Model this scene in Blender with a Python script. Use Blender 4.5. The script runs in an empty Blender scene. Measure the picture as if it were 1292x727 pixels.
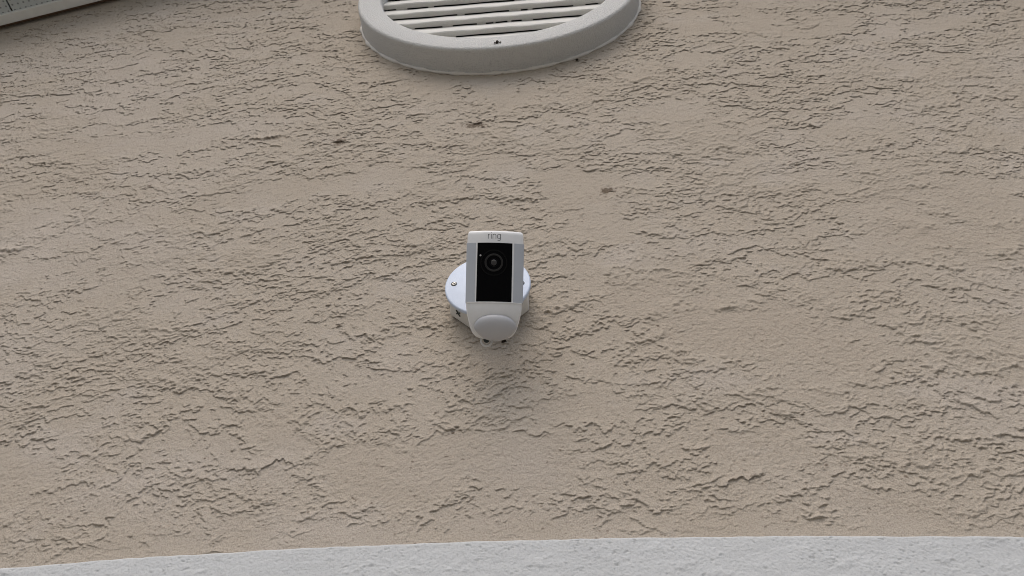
import bpy, bmesh, math, random
import numpy as np
from mathutils import Vector, Matrix

scene = bpy.context.scene
COL = scene.collection
R = math.radians

# ------------------------------------------------------------------ camera
S = 1.06                      # metres per fitted unit
HC = 1.75                     # camera height above the ground
F_PX, PITCH, YAW, ROLL = 995.07, 0.82785, -0.08403, 0.00164
CAMD = 0.69296 * S            # camera distance from the wall (wall plane y = 0, facing -y)
cp, sp = math.cos(PITCH), math.sin(PITCH)
FWD = Vector((math.sin(YAW) * cp, math.cos(YAW) * cp, sp)).normalized()
r0 = FWD.cross(Vector((0, 0, 1))).normalized()
u0 = r0.cross(FWD)
RIGHT = math.cos(ROLL) * r0 + math.sin(ROLL) * u0
UP = -math.sin(ROLL) * r0 + math.cos(ROLL) * u0
cam_d = bpy.data.cameras.new('camera')
cam_d.sensor_width = 36.0
cam_d.lens = F_PX / 1292.0 * 36.0
cam_d.clip_start = 0.01
cam_d.clip_end = 500
cam = bpy.data.objects.new('camera', cam_d)
COL.objects.link(cam)
m = Matrix((RIGHT, UP, -FWD)).transposed().to_4x4()
m.translation = (0, -CAMD, HC)
cam.matrix_world = m
scene.camera = cam

# ------------------------------------------------------------------ sky, sun, exposure
SUN_EL, SUN_AZ = R(54), R(-10)        # azimuth from -y (in front of the wall) towards -x
w = bpy.data.worlds.new('World')
scene.world = w
w.use_nodes = True
nt = w.node_tree
nt.nodes.clear()
sky = nt.nodes.new('ShaderNodeTexSky')
sky.sky_type = 'NISHITA'
sky.sun_disc = False
sky.sun_elevation = SUN_EL
sky.air_density = 1.0
sky.dust_density = 4.0
sky.ozone_density = 1.0
hsv = nt.nodes.new('ShaderNodeHueSaturation')      # thin cloud takes most of the blue out
hsv.inputs['Saturation'].default_value = 1.1
bg = nt.nodes.new('ShaderNodeBackground')
bg.inputs['Strength'].default_value = 0.15
wo = nt.nodes.new('ShaderNodeOutputWorld')
nt.links.new(sky.outputs[0], hsv.inputs['Color'])
nt.links.new(hsv.outputs[0], bg.inputs['Color'])
nt.links.new(bg.outputs[0], wo.inputs['Surface'])
sun_dir = Vector((math.sin(SUN_AZ) * math.cos(SUN_EL), -math.cos(SUN_AZ) * math.cos(SUN_EL), math.sin(SUN_EL)))
sky.sun_rotation = math.atan2(sun_dir.x, sun_dir.y)
ld = bpy.data.lights.new('sun', 'SUN')
ld.energy = 0.85
ld.angle = R(56)
ld.color = (1.0, 0.99, 0.945)
lo = bpy.data.objects.new('sun', ld)
lo.rotation_euler = (-sun_dir).to_track_quat('-Z', 'Y').to_euler()
lo.location = (0, -5, 8)
COL.objects.link(lo)
vs = scene.view_settings
vs.view_transform = 'Standard'
vs.look = 'None'
vs.gamma = 1.0
vs.exposure = 0.04
vs.use_curve_mapping = False
scene.cycles.max_bounces = 8
scene.cycles.use_denoising = True
scene.cycles.filter_width = 0.95

# ------------------------------------------------------------------ helpers
def tag(o, label=None, cat=None, group=None, kind=None):
    if label: o['label'] = label
    if cat: o['category'] = cat
    if group: o['group'] = group
    if kind: o['kind'] = kind
    return o

def empty(name, loc=(0, 0, 0)):
    o = bpy.data.objects.new(name, None)
    o.empty_display_size = 0.05
    o.location = loc
    COL.objects.link(o)
    return o

def link(name, mesh, mat=None, parent=None, smooth=False):
    o = bpy.data.objects.new(name, mesh)
    COL.objects.link(o)
    if mat and not mesh.materials:
        mesh.materials.append(mat)
    if smooth:
        mesh.polygons.foreach_set('use_smooth', [True] * len(mesh.polygons))
    if parent:
        o.parent = parent
    return o

def from_bm(name, bm, mat, parent=None, smooth=False):
    bmesh.ops.recalc_face_normals(bm, faces=bm.faces)
    me = bpy.data.meshes.new(name)
    bm.to_mesh(me)
    bm.free()
    return link(name, me, mat, parent, smooth)

def pydata(name, v, f, mat, parent=None, smooth=False):
    me = bpy.data.meshes.new(name)
    me.from_pydata([tuple(p) for p in v], [], f)
    bm = bmesh.new(); bm.from_mesh(me)
    bmesh.ops.recalc_face_normals(bm, faces=bm.faces)
    bm.to_mesh(me); bm.free()
    return link(name, me, mat, parent, smooth)

def smooth_by_angle(o, deg=35):
    me = o.data
    me.polygons.foreach_set('use_smooth', [True] * len(me.polygons))
    bm = bmesh.new(); bm.from_mesh(me)
    for e in bm.edges:
        e.smooth = not (len(e.link_faces) == 2 and e.calc_face_angle(0) > R(deg))
    bm.to_mesh(me); bm.free()
    return o

def box_bm(sx, sy, sz, bev=0.0, seg=2, off=(0, 0, 0)):
    bm = bmesh.new()
    bmesh.ops.create_cube(bm, size=1.0)
    for v in bm.verts:
        v.co = Vector((v.co.x * sx + off[0], v.co.y * sy + off[1], v.co.z * sz + off[2]))
    if bev > 0:
        bmesh.ops.bevel(bm, geom=list(bm.edges), offset=bev, segments=seg, affect='EDGES', profile=0.5)
    return bm

def lathe(prof, n=96, axis='y', close=False):
    """prof: list of (radius, along); turned about -y."""
    v, f = [], []
    k = len(prof)
    for i in range(n):
        a = 2 * math.pi * i / n
        for (r, t) in prof:
            v.append((r * math.cos(a), t, r * math.sin(a)))
    for i in range(n):
        j = (i + 1) % n
        rng = range(k) if close else range(k - 1)
        for q in rng:
            q2 = (q + 1) % k
            f.append((i * k + q, i * k + q2, j * k + q2, j * k + q))
    return v, f

class NT:
    def __init__(self, name):
        self.m = bpy.data.materials.new(name)
        self.m.use_nodes = True
        self.t = self.m.node_tree
        self.p = self.t.nodes['Principled BSDF']
    def n(self, typ, **kw):
        nd = self.t.nodes.new(typ)
        for a, b in kw.items():
            if hasattr(nd, a): setattr(nd, a, b)
        return nd
    def l(self, a, b): self.t.links.new(a, b)
    def tc(self, scale=None):
        c = self.n('ShaderNodeTexCoord').outputs['Object']
        if scale:
            mp = self.n('ShaderNodeMapping'); mp.inputs['Scale'].default_value = scale
            self.l(c, mp.inputs['Vector']); c = mp.outputs[0]
        return c
    def noise(self, scale, detail=4, rough=0.55, vec=None):
        nd = self.n('ShaderNodeTexNoise')
        nd.inputs['Scale'].default_value = scale
        nd.inputs['Detail'].default_value = detail
        nd.inputs['Roughness'].default_value = rough
        self.l(vec if vec is not None else self.tc(), nd.inputs['Vector'])
        return nd.outputs['Fac']
    def ramp(self, fac, stops):
        r = self.n('ShaderNodeValToRGB')
        e = r.color_ramp.elements
        while len(e) < len(stops): e.new(0.5)
        for i, (p, c) in enumerate(stops):
            e[i].position = p
            e[i].color = (c[0], c[1], c[2], 1) if not isinstance(c, float) else (c, c, c, 1)
        self.l(fac, r.inputs[0])
        return r.outputs[0]
    def mix(self, fac, a, b, mode='MIX'):
        x = self.n('ShaderNodeMix', data_type='RGBA', blend_type=mode)
        for s, val in ((x.inputs[0], fac), (x.inputs[6], a), (x.inputs[7], b)):
            if isinstance(val, (int, float)): s.default_value = val
            elif isinstance(val, tuple): s.default_value = (*val, 1)
            else: self.l(val, s)
        return x.outputs[2]
    def bump(self, h, dist, strength=1.0, prev=None):
        b = self.n('ShaderNodeBump')
        b.inputs['Distance'].default_value = dist
        b.inputs['Strength'].default_value = strength
        self.l(h, b.inputs['Height'])
        if prev is not None: self.l(prev, b.inputs['Normal'])
        return b.outputs[0]
    def done(self, col=None, rough=0.6, nrm=None, metal=0.0, spec=0.5):
        p = self.p
        if isinstance(col, tuple): p.inputs['Base Color'].default_value = (*col, 1)
        elif col is not None: self.l(col, p.inputs['Base Color'])
        if isinstance(rough, (int, float)): p.inputs['Roughness'].default_value = rough
        else: self.l(rough, p.inputs['Roughness'])
        if nrm is not None: self.l(nrm, p.inputs['Normal'])
        p.inputs['Metallic'].default_value = metal
        p.inputs['Specular IOR Level'].default_value = spec
        return self.m

# ------------------------------------------------------------------ materials
def m_stucco():
    k = NT('tan_stucco')
    ta = k.n('ShaderNodeAttribute'); ta.attribute_name = 'tone'
    c = k.ramp(ta.outputs['Fac'], [(0.20, (0.418, 0.366, 0.299)), (0.50, (0.425, 0.375, 0.309)), (0.78, (0.440, 0.392, 0.332)), (0.95, (0.455, 0.406, 0.346))])
    sp_ = k.noise(700, 3, 0.7)
    c = k.mix(0.8, c, k.ramp(sp_, [(0.30, (0.55, 0.53, 0.51)), (0.50, (1.0, 1.0, 1.0)), (0.75, (1.16, 1.15, 1.13))]), 'MULTIPLY')
    at = k.n('ShaderNodeAttribute'); at.attribute_name = 'dirt'
    c = k.mix(at.outputs['Fac'], c, (0.085, 0.058, 0.036))
    b1 = k.bump(k.noise(420, 4, 0.65), 0.0015, 0.9)
    return k.done(c, 0.92, b1, spec=0.2)

def m_white_stucco(name, base, speck, bscale, bd):
    k = NT(name)
    tone = k.noise(5.0, 4, 0.6)
    c = k.ramp(tone, [(0.3, tuple(x * 0.93 for x in base)), (0.7, base)])
    sp_ = k.noise(bscale * 1.35, 3, 0.75)
    c = k.mix(speck, c, k.ramp(sp_, [(0.33, (0.5, 0.5, 0.52)), (0.48, (1, 1, 1))]), 'MULTIPLY')
    b = k.bump(k.noise(bscale, 4, 0.6), bd, 0.8)
    return k.done(c, 0.8, b, spec=0.3)

def m_plain(name, col, rough, spec=0.5, metal=0.0, var=0.06, bs=900, bd=0.0):
    k = NT(name)
    n = k.noise(38, 4, 0.6)
    c = k.ramp(n, [(0.3, tuple(x * (1 - var) for x in col)), (0.7, tuple(min(1, x * (1 + var * .4)) for x in col))])
    nr = k.bump(k.noise(bs, 3, 0.6), bd, 0.6) if bd else None
    rr = k.ramp(k.noise(60, 4, 0.6), [(0.3, float(max(0, rough - 0.06))), (0.7, float(min(1, rough + 0.06)))])
    return k.done(c, rr, nr, metal, spec)

def m_soffit():
    k = NT('perforated_soffit_vinyl')
    sx = k.n('ShaderNodeSeparateXYZ'); k.l(k.tc(), sx.inputs[0])
    def cell(o, period):
        a = k.n('ShaderNodeMath', operation='DIVIDE'); k.l(o, a.inputs[0]); a.inputs[1].default_value = period
        b = k.n('ShaderNodeMath', operation='FRACT'); k.l(a.outputs[0], b.inputs[0])
        c = k.n('ShaderNodeMath', operation='SUBTRACT'); k.l(b.outputs[0], c.inputs[0]); c.inputs[1].default_value = 0.5
        d = k.n('ShaderNodeMath', operation='MULTIPLY'); k.l(c.outputs[0], d.inputs[0]); k.l(c.outputs[0], d.inputs[1])
        return d.outputs[0]
    s = k.n('ShaderNodeMath', operation='ADD'); k.l(cell(sx.outputs[0], 0.0125), s.inputs[0]); k.l(cell(sx.outputs[1], 0.0125), s.inputs[1])
    q = k.ramp(s.outputs[0], [(0.012, (0.26, 0.28, 0.28)), (0.05, (0.56, 0.60, 0.59))])
    return k.done(q, 0.5)

M = dict(
    stucco=m_stucco(),
    band=m_white_stucco('white_painted_stucco', (0.54, 0.555, 0.555), 0.30, 330, 0.0012),
    vent=m_white_stucco('white_sandy_vent_paint', (0.66, 0.665, 0.645), 0.85, 330, 0.0034),
    slat=m_white_stucco('off_white_slat_paint', (0.66, 0.655, 0.62), 0.25, 420, 0.0006),
    caulk=m_plain('pale_caulk', (0.70, 0.68, 0.63), 0.7, 0.3),
    gap=m_plain('brown_gap_board', (0.22, 0.15, 0.10), 0.9, 0.1),
    soffit_back=m_plain('grey_soffit_back', (0.34, 0.36, 0.36), 0.7, 0.2),
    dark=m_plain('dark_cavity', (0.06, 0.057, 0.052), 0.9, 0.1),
    white=m_plain('white_housing_plastic', (0.82, 0.83, 0.83), 0.45, 0.45, bs=1500, bd=0.0002),
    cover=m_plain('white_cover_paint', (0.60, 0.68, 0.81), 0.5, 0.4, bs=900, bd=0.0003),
    pvc=m_plain('off_white_pvc', (0.70, 0.69, 0.65), 0.55, 0.35, bs=500, bd=0.0004),
    strip=m_plain('grey_translucent_light_strip', (0.47, 0.50, 0.54), 0.4, 0.5, var=0.03),
    glass=m_plain('black_gloss_panel', (0.002, 0.002, 0.0025), 0.12, 0.06, var=0.02),
    ring1=m_plain('black_lens_barrel', (0.004, 0.004, 0.004), 0.35, 0.10),
    ring2=m_plain('dark_grey_lens_ring', (0.020, 0.019, 0.018), 0.35, 0.25),
    lensg=m_plain('lens_glass', (0.012, 0.011, 0.011), 0.06, 0.9),
    led=m_plain('pale_status_dot', (0.42, 0.42, 0.42), 0.4),
    ink=m_plain('dark_grey_ink', (0.13, 0.14, 0.155), 0.6),
    pir=m_plain('milky_sensor_lens', (0.50, 0.505, 0.52), 0.34, 0.45, var=0.03),
    metal=m_plain('dull_zinc', (0.42, 0.41, 0.39), 0.42, 0.5, 0.85),
    loop=m_plain('pale_grey_loop', (0.72, 0.72, 0.70), 0.4, 0.5),
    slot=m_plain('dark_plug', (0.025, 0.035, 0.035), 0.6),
    dirt=m_plain('dark_brown_clump', (0.022, 0.017, 0.013), 0.9, 0.1, bs=700, bd=0.001),
    trim=m_plain('white_soffit_channel', (0.80, 0.81, 0.77), 0.5),
    soffit=m_soffit(),
    core=m_plain('wall_block', (0.36, 0.31, 0.25), 0.9, 0.2),
    fascia=m_plain('white_fascia', (0.72, 0.72, 0.70), 0.5),
    shingle=m_plain('brown_grey_shingle', (0.16, 0.13, 0.11), 0.9, 0.2, var=0.3, bs=300, bd=0.002),
)
def m_ground():
    k = NT('brown_pavers')
    c = k.ramp(k.noise(1.3, 6, 0.6), [(0.3, (0.20, 0.19, 0.165)), (0.7, (0.28, 0.265, 0.235))])
    return k.done(c, 0.9, k.bump(k.noise(160, 4, 0.6), 0.003, 0.6), spec=0.2)
M['ground'] = m_ground()

# ------------------------------------------------------------------ ground
g = pydata('ground', [(-150, -150, 0), (150, -150, 0), (150, 150, 0), (-150, 150, 0)], [(0, 1, 2, 3)], M['ground'])
tag(g, kind='structure')

# ------------------------------------------------------------------ fitted layout
def Z(z): return HC + S * z
VX, VZ, VD, VR, VRI = -0.0859 * S, Z(1.64209), 0.05084 * S, 0.29321 * S, 0.24383 * S
DX, DZ, DD, DR = -0.08614 * S, Z(0.73071), 0.034 * S, 0.054 * S
# gable rakes: through these two wall points on the left, mirrored about the vent
RA, RB = (-1.243 * S, Z(1.737)), (-1.003 * S, Z(1.862))
RSL = (RB[1] - RA[1]) / (RB[0] - RA[0])
APEX = RA[1] + RSL * (VX - RA[0])
def rake_z(x): return APEX - RSL * np.abs(np.asarray(x) - VX)
# top edge of the white band (gentle arch)
BX = np.array([-2.4, -1.2, -0.571, -0.456, -0.397, -0.227, -0.059, 0.104, 0.26, 0.412, 0.9, 2.4]) * S
BZ = np.array([0.255, 0.352, 0.3915, 0.3955, 0.397, 0.3985, 0.3965, 0.392, 0.3855, 0.377, 0.343, 0.22])
BZ = HC + S * BZ - np.interp(BX, [-0.6, 0.0, 0.5], [0.0085, 0.0055, 0.0045])
def band_top(x):
    x = np.asarray(x, float)
    c = np.polyfit(BX, BZ, 4)
    a = np.polyval(c, x)
    b = np.interp(x, BX, BZ)
    return np.where((x > BX[1]) & (x < BX[-2]), 0.0 * a + b, b)

# ------------------------------------------------------------------ stucco relief (numpy height field, metres)
rng = np.random.default_rng(11)
GX, GZ, CELL = 3456, 2048, 0.001
kx = np.fft.rfftfreq(GX, CELL)[None, :].astype(np.float32)
kz = np.fft.fftfreq(GZ, CELL)[:, None].astype(np.float32)
def spec(lx, lz, beta, cut=0.0016, seed=0):
    r = np.random.default_rng(seed)
    k2 = (kx * lx) ** 2 + (kz * lz) ** 2
    a = (1.0 + 6.0 * k2) ** (-beta / 2.0) * np.exp(-((kx ** 2 + kz ** 2) * cut ** 2))
    ph = r.standard_normal((GZ, GX // 2 + 1, 2), dtype=np.float32)
    f = np.fft.irfft2((ph[..., 0] + 1j * ph[..., 1]) * a, s=(GZ, GX)).astype(np.float32)
    f -= f.mean()
    return f / f.std()
def blur(f, rx, rz):
    return np.fft.irfft2(np.fft.rfft2(f) * np.exp(-2 * (math.pi ** 2) * ((kx * rx) ** 2 + (kz * rz) ** 2)), s=(GZ, GX)).astype(np.float32)
def sstep(x, a, b):
    t = np.clip((x - a) / (b - a), 0, 1)
    return t * t * (3 - 2 * t)
def smear(B, L, power):
    """height grows downwards inside each blob and breaks off at its lower edge (rows run upwards)."""
    run = np.zeros(GX, np.float32)
    out = np.zeros((GZ, GX), np.float32)
    step = CELL / L
    for i in range(GZ - 1, -1, -1):
        b = B[i]
        run = np.where(b, np.minimum(run + step, 1.0), 0.0)
        out[i] = run
    return out ** power
lam = lambda x: x / 2.45
IX, IZ = np.meshgrid(np.arange(GX), np.arange(GZ))
def warped(f, dx, dz):
    """bilinear look-up of a periodic field at shifted places (shift in cells)."""
    x = IX + dx; z = IZ + dz
    x0 = np.floor(x); z0 = np.floor(z)
    fx = (x - x0).astype(np.float32); fz = (z - z0).astype(np.float32)
    x0 = x0.astype(np.int32) % GX; z0 = z0.astype(np.int32) % GZ
    x1 = (x0 + 1) % GX; z1 = (z0 + 1) % GZ
    return (f[z0, x0] * (1 - fx) + f[z0, x1] * fx) * (1 - fz) + (f[z1, x0] * (1 - fx) + f[z1, x1] * fx) * fz
def lip(B, L):
    """1 at the lower edge of each blob, fading upwards."""
    run = np.full(GX, 9.0, np.float32)
    out = np.zeros((GZ, GX), np.float32)
    step = CELL / L
    for i in range(GZ):
        run = np.where(B[i], run + step, 0.0)
        out[i] = np.where(B[i], np.exp(-run), 0.0)
    return out
patch = spec(lam(0.24), lam(0.16), 2.6, seed=1)
patch2 = spec(lam(0.10), lam(0.06), 2.4, seed=2)
wx = 4.0 * spec(lam(0.026), lam(0.020), 2.2, cut=0.0030, seed=12) + 0.8 * spec(lam(0.008), lam(0.007), 2.2, cut=0.0018, seed=14)
wz = 4.0 * spec(lam(0.022), lam(0.020), 2.2, cut=0.0030, seed=13) + 0.8 * spec(lam(0.008), lam(0.007), 2.2, cut=0.0018, seed=15)
amp = spec(lam(0.07), lam(0.05), 2.4, cut=0.004, seed=7)
field = np.zeros((GZ, GX), np.float32)
# thin coats laid one over the other: (wavelengths, threshold, patch pull, thickness, upper ramp, jaggedness, seed)
for (lx, lz, th, pp, p2, thick, L, jg, sd) in [(0.170, 0.095, 0.25, 0.00, 0.05, 0.0014, 0.016, 1.25, 41), (0.120, 0.062, 0.35, 0.05, 0.10, 0.0014, 0.012, 1.2, 46),
                                               (0.105, 0.050, 0.55, 0.15, 0.15, 0.0014, 0.010, 1.15, 47), (0.080, 0.042, 0.60, 0.25, 0.20, 0.0014, 0.008, 1.1, 42),
                                               (0.050, 0.027, 0.85, 0.55, 0.35, 0.0013, 0.006, 0.9, 43), (0.030, 0.017, 1.25, 0.75, 0.45, 0.0012, 0.004, 0.65, 44)]:
    n_ = spec(lam(lx), lam(lz), 3.2, cut=0.0024, seed=sd)
    n_ = warped(n_, jg * wx * (1 + 0.3 * (sd % 3)), jg * wz)
    B = n_ > th - pp * patch - p2 * patch2
    hh_ = 1.30 * thick * (0.30 * smear(B, 1.6 * L, 0.8) + 1.10 * lip(B, 0.0026)) * (0.75 + 0.25 * sstep(amp * (1 if sd % 2 else -1), -1.1, 0.5))
    field = np.maximum(field, hh_) + 0.55 * np.minimum(field, hh_)
flat = spec(lam(0.30), lam(0.18), 2.2, cut=0.006, seed=64)
field *= 0.22 + 0.78 * sstep(flat + 0.25 * patch2, -1.45, -0.55)              # places the trowel pressed flat
wob = spec(0.22, 0.22, 3.2, cut=0.004, seed=6)
field = 0.7 * field + 0.3 * blur(field, 0.0007, 0.0001)
field += 0.00022 * spec(0.0022, 0.0020, 2.6, cut=0.0008, seed=8) + 0.0003 * spec(0.20, 0.16, 3.2, seed=9)
del n_, B, hh_, wx, wz, IX, IZ
X0F, Z0F = -1.95, HC + 0.22
def sample(x, z):
    # domain warp so that the trowel sweeps arc
    ix = (x - X0F) / CELL
    iz = (z - Z0F) / CELL
    a = np.floor(ix).astype(np.int64) % GX
    b = np.floor(iz).astype(np.int64) % GZ
    iz = iz + 10.0 * wob[b, a]
    i0 = np.floor(ix).astype(np.int64); j0 = np.floor(iz).astype(np.int64)
    fx = (ix - i0).astype(np.float32); fz = (iz - j0).astype(np.float32)
    i0 %= GX; j0 %= GZ
    i1 = (i0 + 1) % GX; j1 = (j0 + 1) % GZ
    return (field[j0, i0] * (1 - fx) + field[j0, i1] * fx) * (1 - fz) + (field[j1, i0] * (1 - fx) + field[j1, i1] * fx) * fz

# mesh rows and columns: fine where the wall is seen, wide apart far from there
NR, NC = 1070, 1200
t = np.linspace(-0.405, 0.47, NR)
zr = HC + CAMD * np.tan(PITCH + np.arctan(t))
uc = np.linspace(-0.80, 0.64, NC - 140)
gro = np.cumsum((uc[1] - uc[0]) * 1.055 ** np.arange(1, 71))               # columns widen gently beyond the near field
u = np.concatenate([uc[0] - gro[::-1], uc, uc[-1] + gro])
low = np.linspace(0.0, zr[0], 5)[:-1]
high = np.linspace(zr[-1], APEX + 0.05, 6)[1:]
zz = np.concatenate([low, zr, high])
zc = np.clip(zz, zr[0], zr[-1])
dep = cp * CAMD + sp * (zc - HC)
xin = u[None, :] * dep[:, None]
XL, XR = -3.2, 3.0
fr = np.array([0.0, 0.35, 0.65, 0.85])
xl = XL + (xin[:, :1] - XL) * fr[None, :]
xr = XR + (xin[:, -1:] - XR) * fr[::-1][None, :]
xx = np.concatenate([xl, xin, xr], 1)
ny, nx = xx.shape
zg = np.repeat(zz[:, None], nx, 1)
h = sample(xx.ravel(), zg.ravel()).reshape(ny, nx)
bt = band_top(xx.ravel()).reshape(ny, nx)
edge = np.ones((ny, nx)); edge[:, :4] = 0; edge[:, -4:] = 0; edge[:4] = 0; edge[-5:] = 0
h = h * edge
fade = sstep(np.arange(nx), 4, 40) * sstep(nx - 1 - np.arange(nx), 4, 40)
h = h * fade[None, :]
near = sstep(zg - bt + 0.010 * np.sin(xx * 31) + 0.006 * np.sin(xx * 83 + 1), 0.004, 0.040)     # worked smoother above the band
h = h * (0.22 + 0.78 * near)
rk = sstep(rake_z(xx) - zg, 0.008, 0.035)
h = h * (0.5 + 0.5 * rk)
# trowel lip that dried as one long ledge, and a few dirty spots
jag = spec(lam(0.030), lam(0.030), 1.7, cut=0.0012, seed=31)[700]
def ledge(h, x0, z0, half, ang, hh):
    dx = xx - x0; dz = (zg - z0) - np.tan(ang) * dx - 0.0030 * jag[((xx - X0F) / CELL).astype(int) % GX]
    k = np.exp(-(dx / half) ** 4)
    prof = np.where((dz > 0) & (dz < 0.014), 1 - dz / 0.014, 0)
    return h + hh * k * prof
for (a, b, hf, an, hh) in [(-0.486, 1.176, 0.030, 0.14, 0.0042), (-0.349, 1.150, 0.016, 0.1, 0.003), (-0.82, 0.905, 0.030, 0.12, 0.0035),
                           (-0.33, 0.497, 0.045, 0.10, 0.0018), (0.172, 0.452, 0.026, 0.22, 0.0024), (0.43, 0.527, 0.018, -0.5, 0.0024)]:
    h = ledge(h, a * S, Z(b), hf, an, hh)
dirt = np.zeros((ny, nx))
ns = np.clip(0.5 + 0.5 * np.sin(xx * 900 + 3 * np.sin(zg * 700)) * np.sin(zg * 820 + 2 * np.sin(xx * 610)), 0, 1)
sn = spec(lam(0.012), lam(0.007), 1.8, cut=0.0012, seed=71)[np.floor((zg - Z0F) / CELL).astype(int) % GZ, np.floor((xx - X0F) / CELL).astype(int) % GX]
for (a, b, rx_, rz_, s_) in [(-0.121, 1.171, 0.022, 0.013, 1.0), (-0.352, 1.150, 0.014, 0.012, 0.95), (0.082, 0.959, 0.013, 0.011, 1.0), (-0.47, 1.176, 0.03, 0.005, 0.5)]:
    d = ((xx - a * S) / rx_) ** 2 + ((zg - Z(b)) / rz_) ** 2
    dirt = np.maximum(dirt, s_ * sstep(np.exp(-d) + 0.22 * sn, 0.42, 0.78) * (0.6 + 0.4 * ns))
y = -h
co = np.stack([xx, y, zg - np.gradient(zz)[:, None].clip(0, 0.004) * np.clip(1.15 * h / 0.0010, 0, 1.6)], -1).reshape(-1, 3).astype(np.float32)     # lips droop: ledges undercut
idx = np.arange(ny * nx).reshape(ny, nx)
quad = np.stack([idx[:-1, :-1], idx[:-1, 1:], idx[1:, 1:], idx[1:, :-1]], -1).reshape(-1, 4)
keep = (co[quad, 2].max(1) < rake_z(co[quad, 0].mean(1)) + 0.06)
quad = quad[keep]
used = np.zeros(len(co), bool); used[quad] = True
remap = np.cumsum(used) - 1
co = co[used]; quad = remap[quad]
me = bpy.data.meshes.new('stucco_face')
me.vertices.add(len(co)); me.vertices.foreach_set('co', co.ravel())
nf = len(quad)
me.loops.add(nf * 4); me.loops.foreach_set('vertex_index', quad.ravel().astype(np.int32))
me.polygons.add(nf)
me.polygons.foreach_set('loop_start', np.arange(0, nf * 4, 4, dtype=np.int32))
me.update(calc_edges=True)
at = me.attributes.new('dirt', 'FLOAT', 'POINT')
at.data.foreach_set('value', dirt.ravel()[used].astype(np.float32))
tn = 0.5 - 0.11 * patch[np.floor((zg - Z0F) / CELL).astype(int) % GZ, np.floor((xx - X0F) / CELL).astype(int) % GX] + 0.07 * wob[np.floor((zg - Z0F) / CELL).astype(int) % GZ, np.floor((xx - X0F) / CELL).astype(int) % GX]
at = me.attributes.new('tone', 'FLOAT', 'POINT')
pale = spec(lam(0.20), lam(0.13), 1.9, cut=0.006, seed=51)[np.floor((zg - Z0F) / CELL).astype(int) % GZ, np.floor((xx - X0F) / CELL).astype(int) % GX]
tn = tn + 0.26 * sstep(pale, 0.7, 2.2)
at.data.foreach_set('value', np.clip(tn, 0, 1).ravel()[used].astype(np.float32))
wall = empty('house_wall', (0, 0, 0))
tag(wall, 'tan gable wall of rough trowelled stucco that fills the picture', 'wall')
link('stucco_face', me, M['stucco'], wall)
# solid block behind the plaster
def prism(name, pts, y0, y1, mat, parent=None):
    n = len(pts)
    v = [(p[0], y0, p[1]) for p in pts] + [(p[0], y1, p[1]) for p in pts]
    f = [tuple(range(n)), tuple(range(2 * n - 1, n - 1, -1))] + [(i, (i + 1) % n, n + (i + 1) % n, n + i) for i in range(n)]
    return pydata(name, v, f, mat, parent)
prism('block_core', [(XL, 0.0), (XR, 0.0), (XR, float(rake_z(XR)) + 0.04), (VX, APEX + 0.04), (XL, float(rake_z(XL)) + 0.04)], 0.012, 0.20, M['core'], wall)

# ------------------------------------------------------------------ white stucco band below
def build_band():
    d = 0.012
    nxb = 1150
    xs = np.concatenate([np.linspace(-2.4, -0.80, 30)[:-1], np.linspace(-0.80, 0.62, nxb), np.linspace(0.62, 2.2, 30)[1:]])
    rows = np.concatenate([np.linspace(0, 0.004, 6), np.linspace(0.004, 0.075, 76)[1:], np.linspace(0.075, 0.24, 22)[1:]])
    Xb, Rb = np.meshgrid(xs, rows)
    Zb = band_top(xs)[None, :] + 0.0003 * np.sin(xs * 37)[None, :] + 0.00025 * np.sin(xs * 171 + 2 * np.sin(xs * 29))[None, :] - Rb
    a = spec(0.012, 0.007, 2.4, seed=21)
    b = spec(0.03, 0.012, 2.4, seed=22)
    ix = ((Xb - X0F) / CELL).astype(int) % GX
    iz = ((Zb - Z0F) / CELL).astype(int) % GZ
    c_ = spec(0.0018, 0.0013, 2.2, cut=0.0007, seed=23)
    pit = np.clip(c_[iz, ix] + 0.35 * b[iz, ix] - 1.75, 0, 0.8) / 0.8
    hh = 0.0005 * np.clip(a[iz, ix] - 1.0, 0, 1.5) - 0.0014 * pit + 0.00015 * b[iz, ix] + 0.00012 * c_[iz, ix]
    rd = np.clip(Rb / 0.003, 0, 1)
    Yb = -d - hh * (0.3 + 0.7 * rd) + 0.002 * (1 - np.sqrt(np.clip(1 - (1 - rd) ** 2, 0, 1)))
    co = np.stack([Xb, Yb, Zb], -1)
    top = co[:1].copy(); top[..., 1] = 0.004; top[..., 2] += 0.003
    bot = co[-1:].copy(); bot[..., 1] = 0.004
    co = np.concatenate([top, co, bot], 0)
    nyb, nxx = co.shape[:2]
    idx = np.arange(nyb * nxx).reshape(nyb, nxx)
    q = np.stack([idx[:-1, :-1], idx[1:, :-1], idx[1:, 1:], idx[:-1, 1:]], -1).reshape(-1, 4)
    me = bpy.data.meshes.new('stucco_band')
    me.vertices.add(nyb * nxx); me.vertices.foreach_set('co', co.astype(np.float32).ravel())
    me.loops.add(len(q) * 4); me.loops.foreach_set('vertex_index', q.ravel().astype(np.int32))
    me.polygons.add(len(q)); me.polygons.foreach_set('loop_start', np.arange(0, len(q) * 4, 4, dtype=np.int32))
    me.update(calc_edges=True)
    o = link('stucco_band', me, M['band'])
    tag(o, 'white rough stucco band with gently arched top edge along the picture bottom', 'trim band')
build_band()

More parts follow.
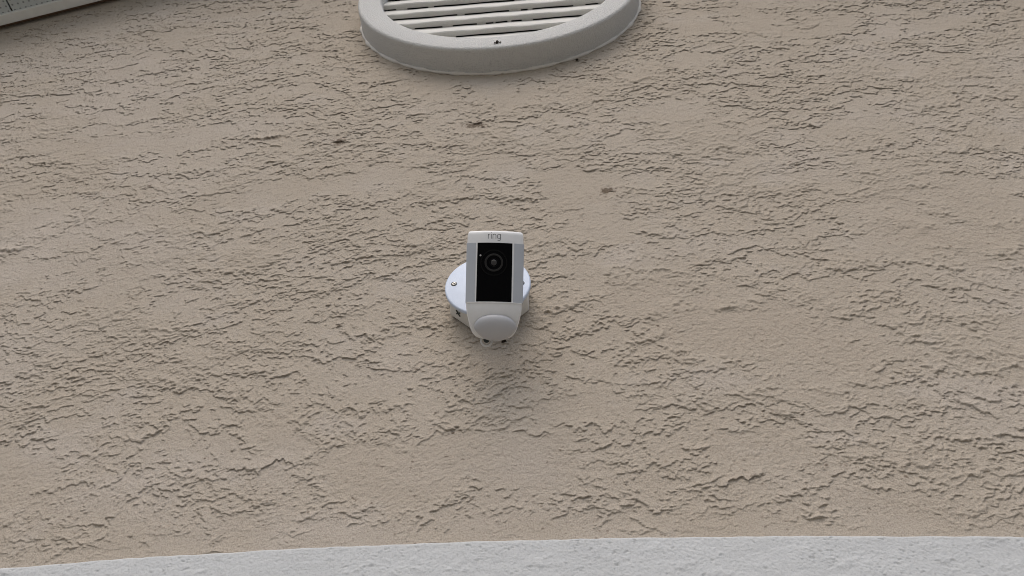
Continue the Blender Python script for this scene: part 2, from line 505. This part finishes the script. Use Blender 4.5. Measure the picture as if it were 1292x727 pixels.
# ------------------------------------------------------------------ roof overhang with soffit
def build_roof():
    root = empty('roof_overhang', (VX, 0, APEX))
    tag(root, 'grey perforated soffit with white edge channel under the gable roof, top left corner', 'soffit')
    ang = math.atan(RSL)
    depth = 0.15
    L = (VX - XL) / math.cos(ang) + 0.35
    pw = 0.102
    pm = box_bm(pw - 0.003, depth - 0.03, 0.006, 0.0022, 2)
    pme = bpy.data.meshes.new('soffit_panel'); pm.to_mesh(pme); pm.free()
    pme.materials.append(M['soffit'])
    for side in (-1, 1):
        rot = Matrix.Rotation(ang * (-side), 4, 'Y')
        def place(o, along, yy, zz_):
            # local x runs down the rake
            mtx = rot @ Matrix.Translation((side * along, yy, zz_))
            o.matrix_local = mtx
        rot = Matrix.Rotation(ang * side, 4, 'Y')
        n = int(L / pw)
        for i in range(n):
            o = link('soffit_panel', pme, None, root)
            place(o, (i + 0.62) * pw, -depth / 2 - 0.018, 0.012)
        o = from_bm('edge_channel', box_bm(L, 0.024, 0.012, 0.002, 2), M['trim'], root)
        place(o, L / 2, -0.024, 0.004)
        o = from_bm('backing_strip', box_bm(L, depth - 0.04, 0.004), M['soffit_back'], root)
        place(o, L / 2, -depth / 2 - 0.02, 0.021)
        o = from_bm('gap_board', box_bm(L, 0.036, 0.004), M['gap'], root)
        place(o, L / 2, -0.0155, 0.0222)
        o = from_bm('fascia_board', box_bm(L, 0.022, 0.11, 0.003), M['fascia'], root)
        place(o, L / 2, -depth - 0.014, 0.05)
        o = from_bm('roof_slab', box_bm(L + 0.02, depth + 0.85, 0.05, 0.004), M['shingle'], root)
        place(o, L / 2, 0.17, 0.178)
build_roof()

# ------------------------------------------------------------------ round gable vent
def build_vent():
    root = empty('round_vent', (VX, 0, VZ))
    tag(root, 'round white louvred gable vent with a thick sandy rim, cut by the top edge', 'vent')
    b = 0.007
    arc = lambda cx, cy, a0, a1, n=5: [(cx + b * math.cos(R(a0 + (a1 - a0) * i / n)), cy + b * math.sin(R(a0 + (a1 - a0) * i / n))) for i in range(n + 1)]
    prof = [(VR + 0.0015, 0.006)] + [(VR + 0.001, -0.004)]
    prof += [(r, t) for r, t in arc(VR - b, -VD + b, 0, -90)]
    prof += [(r, t) for r, t in arc(VRI + b, -VD + b, -90, -180)]
    prof += [(VRI, 0.006)]
    v, f = lathe(prof, 220)
    rr = random.Random(3)
    smooth_by_angle(pydata('rim', v, f, M['vent'], root), 50)
    # uneven bead of caulk where the rim meets the stucco
    v, f = [], []
    n, k = 300, 6
    for i in range(n):
        a = 2 * math.pi * i / n
        cr = 0.0042 + 0.0012 * math.sin(a * 23) + 0.0009 * math.sin(a * 51 + 1) + rr.uniform(-0.0005, 0.0005)
        for j in range(k):
            q = 2 * math.pi * j / k
            r_ = VR + 0.001 + cr * math.cos(q)
            v.append((r_ * math.cos(a), -0.0012 + cr * 0.9 * math.sin(q), r_ * math.sin(a)))
    for i in range(n):
        for j in range(k):
            f.append((i * k + j, i * k + (j + 1) % k, ((i + 1) % n) * k + (j + 1) % k, ((i + 1) % n) * k + j))
    pydata('caulk_bead', v, f, M['caulk'], root, True)
    bv, bf = lathe([(0.0001, -0.006), (VRI + 0.004, -0.006)], 96)
    pydata('backing', bv, bf, M['dark'], root)
    # louvre slats
    pitch = 0.054
    z = -0.257
    while z < VRI:
        half = math.sqrt(max(1e-6, (VRI + 0.003) ** 2 - max(0.0, abs(z) - 0.026) ** 2))
        # cross-section (y, z): a plank that leans out at its foot
        sec = [(-0.0120, z + 0.0268), (-0.0185, z + 0.0272), (-0.0195, z + 0.0265), (-0.0318, z - 0.0200), (-0.0326, z - 0.0240), (-0.0312, z - 0.0260), (-0.0218, z - 0.0260)]
        nseg = 60
        v, f = [], []
        for i in range(nseg + 1):
            x = -half - 0.03 + 2 * (half + 0.03) * i / nseg
            for j, (yy, zs) in enumerate(sec):
                hx = math.sqrt(max(0, (VRI + 0.003) ** 2 - zs * zs)) if abs(zs) < VRI + 0.003 else 0.0
                xq = max(-hx, min(hx, x))
                wv = 0.0004 * math.sin(x * 60 + z * 500 + j)
                zs_ = max(-VRI - 0.001, min(VRI + 0.001, zs))
                v.append((xq, yy + wv, zs_ + wv * 0.6))
        k = len(sec)
        for i in range(nseg):
            for j in range(k):
                f.append((i * k + j, i * k + (j + 1) % k, (i + 1) * k + (j + 1) % k, (i + 1) * k + j))
        f.append(tuple(range(k))); f.append(tuple(nseg * k + j for j in range(k - 1, -1, -1)))
        # runs of dried paint that bridge the slit under the plank
        x = -half + 0.03
        while x < half - 0.03:
            wd = rr.uniform(0.004, 0.03)
            if rr.random() < 0.5 and (x + wd) ** 2 + (z - 0.026) ** 2 < (VRI - 0.004) ** 2 and x ** 2 + (z - 0.026) ** 2 < (VRI - 0.004) ** 2:
                b0 = len(v)
                for (xa, ya, za) in [(x, -0.0226, z - 0.0256), (x + wd, -0.0226, z - 0.0256), (x + wd, -0.0186, z - 0.0258), (x, -0.0186, z - 0.0258),
                                     (x + 0.001, -0.0226, z - 0.0268), (x + wd - 0.001, -0.0226, z - 0.0268), (x + wd - 0.001, -0.0186, z - 0.0278), (x + 0.001, -0.0186, z - 0.0278)]:
                    v.append((xa, ya, za))
                f += [tuple(b0 + q for q in fc) for fc in ((0, 1, 2, 3), (7, 6, 5, 4), (0, 4, 5, 1), (1, 5, 6, 2), (2, 6, 7, 3), (3, 7, 4, 0))]
            x += wd + rr.uniform(0.004, 0.06)
        smooth_by_angle(pydata('slat', v, f, M['slat'], root), 40)
        z += pitch
build_vent()

# ------------------------------------------------------------------ small irregular dark clumps
def clump(name, loc, r, seed, label, cat, squash=(1, 0.6, 0.8), n=1, group=None):
    rr = random.Random(seed)
    bm = bmesh.new()
    for i in range(n):
        t_ = bmesh.ops.create_icosphere(bm, subdivisions=2, radius=r * (1 if i == 0 else rr.uniform(0.35, 0.75)))
        off = Vector((0, 0, 0)) if i == 0 else Vector((rr.uniform(-1.6, 1.6) * r, rr.uniform(-0.3, 0.2) * r, rr.uniform(-1.0, 1.0) * r))
        for v in t_['verts']:
            v.co *= rr.uniform(0.72, 1.2)
            v.co = Vector((v.co.x * squash[0], v.co.y * squash[1], v.co.z * squash[2])) + off
    o = from_bm(name, bm, M['dirt'])
    o.location = loc
    tag(o, label, cat, group)
    return o

# ------------------------------------------------------------------ round electrical box with its cover
def build_box():
    root = empty('junction_box', (DX, 0, DZ))
    tag(root, 'round white wall junction box with screwed cover behind the camera', 'junction box')
    rb = DR - 0.0035
    back = DD - 0.0065
    ap = 0.0500 * S
    cr = ap / math.cos(R(22.5))
    bm = bmesh.new()
    ra = [bm.verts.new((cr * 1.0 * math.cos(R(22.5 + 45 * i)), -0.0032, cr * math.sin(R(22.5 + 45 * i)))) for i in range(8)]
    rbv = [bm.verts.new((cr * 0.965 * math.cos(R(22.5 + 45 * i)), -back, cr * 0.965 * math.sin(R(22.5 + 45 * i)))) for i in range(8)]
    for i in range(8):
        bm.faces.new((ra[i], ra[(i + 1) % 8], rbv[(i + 1) % 8], rbv[i]))
    bm.faces.new(ra); bm.faces.new(list(reversed(rbv)))
    bmesh.ops.bevel(bm, geom=list(bm.edges), offset=0.0022, segments=3, affect='EDGES', profile=0.5)
    smooth_by_angle(from_bm('box_body', bm, M['pvc'], root), 30)
    rb = ap
    rot = Matrix.Rotation(-R(225), 4, 'Y')
    for q in (38, -52):                      # knock-out cross on the lower left facet
        bm = box_bm(0.0014, 0.0105, 0.0017, 0.0004, 1)
        bmesh.ops.transform(bm, matrix=rot @ Matrix.Translation((ap - 0.0004, -back * 0.60, -0.004)) @ Matrix.Rotation(R(q), 4, 'X'), verts=bm.verts)
        from_bm('knockout_cross', bm, M['slot'], root)
    # dark disc added behind the box, painting the shadow line at the wall
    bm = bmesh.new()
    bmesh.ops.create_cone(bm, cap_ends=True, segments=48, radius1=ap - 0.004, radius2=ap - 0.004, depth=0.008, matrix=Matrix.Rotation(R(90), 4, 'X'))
    from_bm('gap_shade_disc', bm, M['dark'], root)
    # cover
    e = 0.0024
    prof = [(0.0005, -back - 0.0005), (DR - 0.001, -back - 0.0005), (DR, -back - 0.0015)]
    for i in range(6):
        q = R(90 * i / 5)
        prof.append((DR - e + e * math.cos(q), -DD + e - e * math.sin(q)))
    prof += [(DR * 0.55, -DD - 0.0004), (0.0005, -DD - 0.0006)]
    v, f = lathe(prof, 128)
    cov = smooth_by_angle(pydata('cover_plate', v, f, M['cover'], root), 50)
    for a in (176, -4):
        x, z = 0.0452 * math.cos(R(a)), 0.0452 * math.sin(R(a))
        v, f = lathe([(0.0002, -0.0012), (0.0024, -0.0011), (0.0031, -0.0003), (0.0031, 0.002)], 24)
        s_ = smooth_by_angle(pydata('screw', v, f, M['metal'], root), 40)
        s_.location = (x, -DD - 0.0003, z)
        bm = box_bm(0.0050, 0.0008, 0.0010, 0, 1, (0, -0.0012, 0))
        sl = from_bm('screw_slot', bm, M['slot'], s_)
        sl.rotation_euler = (0, R(38), 0)
        v, f = lathe([(0.0032, 0.0008), (0.0032, -0.0002), (0.0041, -0.0001), (0.0041, 0.0008)], 24)
        pydata('screw_recess', v, f, M['slot'], s_)
build_box()

# ------------------------------------------------------------------ security camera
def pix_ray(x, y_):
    return (FWD + (x - 646) / F_PX * RIGHT - (y_ - 363.5) / F_PX * UP)
HEAD_PITCH = R(36)
HEAD_DEPTH = 0.947
head_pos = Vector((0, -CAMD, HC)) + pix_ray(624.3, 343.0) * HEAD_DEPTH

def build_camera():
    hy = 0.112
    back_dir = Matrix.Rotation(hy, 3, 'Z') @ Matrix.Rotation(HEAD_PITCH, 3, 'X')
    # local -y looks out of the front; pitched downwards
    root = empty('security_camera', head_pos)
    root.rotation_euler = back_dir.to_euler()
    tag(root, 'white battery security camera with black front panel, aimed down from the stucco wall', 'security camera')
    mm = 0.001
    # half width, front offset, back depth for each height
    secs = [(51.8, 29.5, 5.0, 33.0), (51.6, 32.0, 2.6, 35.5), (50.6, 33.6, 1.2, 37.0), (49.0, 34.2, 0.4, 37.8), (46.5, 34.4, 0.0, 38),
            (36.0, 34.6, 0.0, 38), (0, 34.3, 0.0, 38), (-36.8, 33.9, 0.0, 38), (-42.0, 33.7, 0.25, 38), (-48.0, 32.8, 1.4, 38), (-54, 31.4, 3.2, 38), (-60.0, 29.9, 5.4, 37),
            (-66.0, 28.0, 8.2, 36), (-71.0, 25.4, 11.2, 35), (-75.0, 21.4, 14.4, 34), (-77.6, 15.5, 18, 32), (-78.4, 8.0, 21.0, 29)]
    BULGE = 5.2
    def fy(x, w_): return BULGE * (x / w_) ** 2
    def section(z, w_, yf, yb, bulge=BULGE):
        pts = []
        rc = min(5.0, w_ * .5)
        n = 14
        for i in range(n + 1):                        # front, left to right
            x = -w_ + rc * 0.25 + (2 * w_ - rc * 0.5) * i / n
            pts.append((x, yf + bulge * abs(x / w_) ** 2.2))
        yr = yf + bulge
        for i in range(1, 4):
            pts.append((w_ , yr + 1.0 + (yb - 8 - yr) * i / 3 * (1 if yb - 8 > yr else 0.2)))
        for i in range(6):
            q = R(90 * i / 5)
            pts.append((w_ - 8 + 8 * math.cos(q) if w_ > 9 else w_ * math.cos(q), yb - 8 + 8 * math.sin(q)))
        full = pts + [(-x, y_) for (x, y_) in reversed(pts[n + 1:])]
        return [(x * mm, y_ * mm, z * mm) for x, y_ in full]
    v, f = [], []
    k = None
    for s_ in secs:
        ring = section(*s_)
        k = len(ring); v += ring
    for i in range(len(secs) - 1):
        for j in range(k):
            f.append((i * k + j, i * k + (j + 1) % k, (i + 1) * k + (j + 1) % k, (i + 1) * k + j))
    f.append(tuple(range(k))); f.append(tuple((len(secs) - 1) * k + j for j in range(k)))
    smooth_by_angle(pydata('housing', v, f, M['white'], root), 42)
    def patch_(name, x0, x1, z0, z1, mat, proud, thick, nx_=10, parent=root, rnd=0.0):
        """a curved plate that follows the convex front"""
        vv, ff = [], []
        for i in range(nx_ + 1):
            x = x0 + (x1 - x0) * i / nx_
            yb_ = BULGE * abs(x / 34.6) ** 2.2
            for (z, d) in ((z0, 0), (z0 + .25, proud), (z1 - .25, proud), (z1, 0)):
                e = 0.0
                if i in (0, nx_) and d: e = min(proud, 0.12)
                vv.append((x * mm, (yb_ - d + e) * mm, z * mm))
            for z in (z1, z0):
                vv.append((x * mm, (yb_ + thick) * mm, z * mm))
        kk = 6
        for i in range(nx_):
            for j in range(kk):
                ff.append((i * kk + j, i * kk + (j + 1) % kk, (i + 1) * kk + (j + 1) % kk, (i + 1) * kk + j))
        ff.append(tuple(range(kk))); ff.append(tuple(nx_ * kk + j for j in range(kk)))
        return smooth_by_angle(pydata(name, vv, ff, mat, parent), 30)
    PX0, PX1, PZ0, PZ1 = -21.6, 20.6, -36.4, 36.0
    panel = patch_('front_panel', PX0, PX1, PZ0, PZ1, M['glass'], 0.45, 1.5, 14)
    panel['label'] = 'black glossy front panel'
    # light strips wrap round the front corners
    for sgn in (-1, 1):
        a, b_ = (22.9, 33.6) if sgn > 0 else (-33.6, -23.6)
        vv, ff = [], []
        path = []
        for i in range(9):
            x = (a if sgn > 0 else b_) + ((33.9 * sgn) - (a if sgn > 0 else b_)) * i / 8
            path.append((x, BULGE * abs(x / 34.6) ** 2.2 - 0.25))
        for i in range(1, 7):
            q = R(90 * i / 6)
            path.append((sgn * (33.9 + 1.05 * math.sin(q)), 5.0 - 0.25 + 1.2 * (1 - math.cos(q))))
        path.append((sgn * 34.8, 14.0)); path.append((sgn * 34.8, 22.0)); path.append((sgn * 34.0, 22.4))
        for (x, y_) in path:
            vv += [(x * mm, y_ * mm, 36.0 * mm), (x * 0.984 * mm, y_ * mm, -36.6 * mm)]
        for i in range(len(path) - 1):
            ff.append((2 * i, 2 * i + 1, 2 * i + 3, 2 * i + 2))
        n0 = len(path)
        inner = [(x - sgn * 1.4 if abs(x) > 33 else x, y_ + 1.6) for x, y_ in path]
        for (x, y_) in inner:
            vv += [(x * mm, y_ * mm, 36.0 * mm), (x * 0.984 * mm, y_ * mm, -36.6 * mm)]
        for i in range(n0 - 1):
            o_ = 2 * n0
            ff.append((o_ + 2 * i, o_ + 2 * i + 2, o_ + 2 * i + 3, o_ + 2 * i + 1))
            ff.append((2 * i, 2 * i + 2, o_ + 2 * i + 2, o_ + 2 * i))
            ff.append((2 * i + 1, o_ + 2 * i + 1, o_ + 2 * i + 3, 2 * i + 3))
        ff.append((0, 2 * n0, 2 * n0 + 1, 1)); e0 = 2 * n0 - 2
        ff.append((e0, e0 + 1, 2 * n0 + e0 + 1, 2 * n0 + e0))
        smooth_by_angle(pydata('light_strip', vv, ff, M['strip'], root), 40)
    patch_('seam_bead', -33.2, 33.2, -38.0, -36.9, M['white'], 0.8, 1.0, 16)
    # lens
    lens = empty('lens', (0, 0, 0)); lens.parent = root
    COL.objects.unlink(lens); bpy.data.objects.remove(lens)
    def ringpart(name, prof, mat, loc, parent, n=48):
        vv, ff = lathe([(r * mm, t_ * mm) for r, t_ in prof], n)
        o = smooth_by_angle(pydata(name, vv, ff, mat, parent), 40)
        o.location = tuple(c * mm for c in loc)
        return o
    lc = (-1.4, -0.42, 11.2)
    lens = ringpart('lens', [(0.05, -0.9), (2.4, -0.75), (3.6, -0.3), (3.7, 0.4)], M['lensg'], lc, root)
    ringpart('lens_ring', [(14.9, 0.3), (14.9, -0.12), (15.6, -0.2), (16.2, -0.12), (16.2, 0.3)], M['ring1'], lc, lens).location = (0, 0, 0)
    ringpart('lens_ring', [(8.8, 0.3), (8.9, -0.25), (10.0, -0.6), (11.1, -0.25), (11.2, 0.3)], M['ring2'], lc, lens).location = (0, 0, 0)
    ringpart('lens_ring', [(4.6, 0.3), (4.7, -0.2), (5.2, -0.3), (5.6, 0.3)], M['ring1'], lc, lens).location = (0, 0, 0)
    ringpart('status_dot', [(0.05, -0.2), (1.0, -0.18), (1.25, 0.3)], M['led'], (-17.6, 0.65, 20.0), root, 20)
    # lettering
    def arc_(cx, cz, rx, rz, a0, a1, n=12):
        return [(cx + rx * math.cos(R(a0 + (a1 - a0) * i / n)), cz + rz * math.sin(R(a0 + (a1 - a0) * i / n))) for i in range(n + 1)]
    strokes = [[(-9.3, 0), (-9.3, 6.4)], [(-9.3, 3.6)] + arc_(-7.2, 3.9, 2.1, 2.3, 175, 82, 8),
               [(-5.3, 0), (-5.3, 6.4)], [(-5.3, 8.0), (-5.3, 8.8)],
               [(-3.3, 0), (-3.3, 6.4)], [(-3.3, 3.8)] + arc_(-1.35, 4.15, 1.95, 2.1, 180, 0, 12) + [(0.6, 0)],
               arc_(4.4, 3.2, 2.1, 3.1, 0, 360, 24), [(6.5, 6.4), (6.5, -0.6)] + arc_(4.45, -0.6, 2.05, 1.75, 0, -150, 10)]
    vv, ff = [], []
    hw = 0.33
    for st in strokes:
        b0 = len(vv)
        for i, (x, z) in enumerate(st):
            p0 = st[max(0, i - 1)]; p1 = st[min(len(st) - 1, i + 1)]
            dx_, dz_ = p1[0] - p0[0], p1[1] - p0[1]
            ln = math.hypot(dx_, dz_) or 1.0
            nx_, nz_ = -dz_ / ln * hw, dx_ / ln * hw
            for sg in (1, -1):
                xx_, zz2 = x + sg * nx_, z + sg * nz_
                vv.append((xx_ * mm, (BULGE * abs((xx_ + 0.0) / 34.6) ** 2.2 - 0.14) * mm, zz2 * mm))
        for i in range(len(st) - 1):
            ff.append((b0 + 2 * i, b0 + 2 * i + 1, b0 + 2 * i + 3, b0 + 2 * i + 2))
    me = bpy.data.meshes.new('wordmark'); me.from_pydata(vv, [], ff)
    o = link('wordmark', me, M['ink'], root)
    o.location = (-0.1 * mm, 0, 40.9 * mm)
    o.scale = (0.94, 1.0, 0.94)
    o['label'] = 'dark grey lowercase lettering on the top cap'
    # motion sensor dome in the chin
    vv, ff = [], []
    nu, nv = 48, 14
    for i in range(nv + 1):
        q = (i / nv) * math.pi / 2
        for j in range(nu):
            a = 2 * math.pi * j / nu
            ca, sa = math.cos(a), math.sin(a)
            ex = math.copysign(abs(ca) ** 0.95, ca); ez = math.copysign(abs(sa) ** 0.95, sa)
            rr_ = math.sin(q) ** 0.9
            lowr = max(0.0, -ez * rr_)
            vv.append((25.6 * rr_ * ex * (1 - 0.20 * lowr) * mm, -9.5 * math.cos(q) * mm, (17.0 if ez > 0 else 17.5) * rr_ * ez * mm))
    for i in range(nv):
        for j in range(nu):
            ff.append((i * nu + j, i * nu + (j + 1) % nu, (i + 1) * nu + (j + 1) % nu, (i + 1) * nu + j))
    dome = pydata('sensor_dome', vv, ff, M['pir'], root, True)
    dome.location = (2.0 * mm, 11.0 * mm, -66.0 * mm)
    dome.rotation_euler = (R(33), 0, 0)
    # wire loop hanging from the battery door underneath
    vv, ff = [], []
    nu, nv = 40, 8
    for i in range(nu):
        a = 2 * math.pi * i / nu
        for j in range(nv):
            q = 2 * math.pi * j / nv
            r_ = 6.4 + 1.25 * math.cos(q)
            vv.append((r_ * math.cos(a) * mm, 0.95 * math.sin(q) * mm, r_ * 1.05 * math.sin(a) * mm))
    for i in range(nu):
        for j in range(nv):
            ff.append((i * nv + j, i * nv + (j + 1) % nv, ((i + 1) % nu) * nv + (j + 1) % nv, ((i + 1) % nu) * nv + j))
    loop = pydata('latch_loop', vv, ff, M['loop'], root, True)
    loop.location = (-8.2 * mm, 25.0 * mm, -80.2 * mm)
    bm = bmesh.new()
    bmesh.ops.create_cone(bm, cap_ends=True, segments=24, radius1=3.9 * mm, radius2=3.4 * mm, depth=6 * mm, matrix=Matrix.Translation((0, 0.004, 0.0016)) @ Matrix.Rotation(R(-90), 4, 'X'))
    from_bm('loop_shade_disc', bm, M['slot'], loop)  # dark disc inside the loop stands in for the shade behind it
    # mounting foot, ball joint and arm
    inv = root.matrix_basis.inverted() if False else (Matrix.Translation(head_pos) @ root.rotation_euler.to_matrix().to_4x4()).inverted()
    ball = inv @ Vector((DX, -DD - 0.020, DZ + 0.006))
    foot = inv @ Vector((DX, -DD, DZ))
    hb = Vector((0, 0.037, 0.004))
    def rod(name, a, b_, r1, r2, mat, n=32):
        d = (b_ - a)
        bm = bmesh.new()
        bmesh.ops.create_cone(bm, cap_ends=True, segments=n, radius1=r1, radius2=r2, depth=d.length,
                              matrix=Matrix.Translation((a + b_) / 2) @ d.to_track_quat('Z', 'Y').to_matrix().to_4x4())
        return smooth_by_angle(from_bm(name, bm, mat, root), 40)
    rod('mount_foot', foot, foot + (ball - foot) * 0.6, 0.024, 0.017, M['white'])
    rod('mount_arm', ball, hb, 0.0085, 0.010, M['white'])
    bm = bmesh.new()
    bmesh.ops.create_uvsphere(bm, u_segments=32, v_segments=18, radius=0.0145, matrix=Matrix.Translation(ball))
    from_bm('ball_joint', bm, M['white'], root, True)
build_camera()

# ------------------------------------------------------------------ small dark bits
def on_wall(px, py, dep_=0.0):
    d = pix_ray(px, py)
    t_ = (CAMD - dep_) / d.y
    return Vector((0, -CAMD, HC)) + d * t_
clump('dead_insect', on_wall(627.3, 53.3, VD + 0.001), 0.0042, 5, 'tiny black insect on the lower rim of the round vent', 'insect', (0.75, 0.5, 1.5), 3)
clump('dark_clump', on_wall(636, 430.5, 0.002), 0.0022, 8, 'small dark clumps on the stucco just below the security camera', 'dirt', (1.5, 0.7, 0.8), 4)  # cluster of small dark brown clumps below the camera
clump('dark_clump', on_wall(728, 75.5, 0.003), 0.0027, 9, 'small black crumb of dirt under the right side of the round vent', 'dirt', (1.2, 0.7, 0.9), 1)
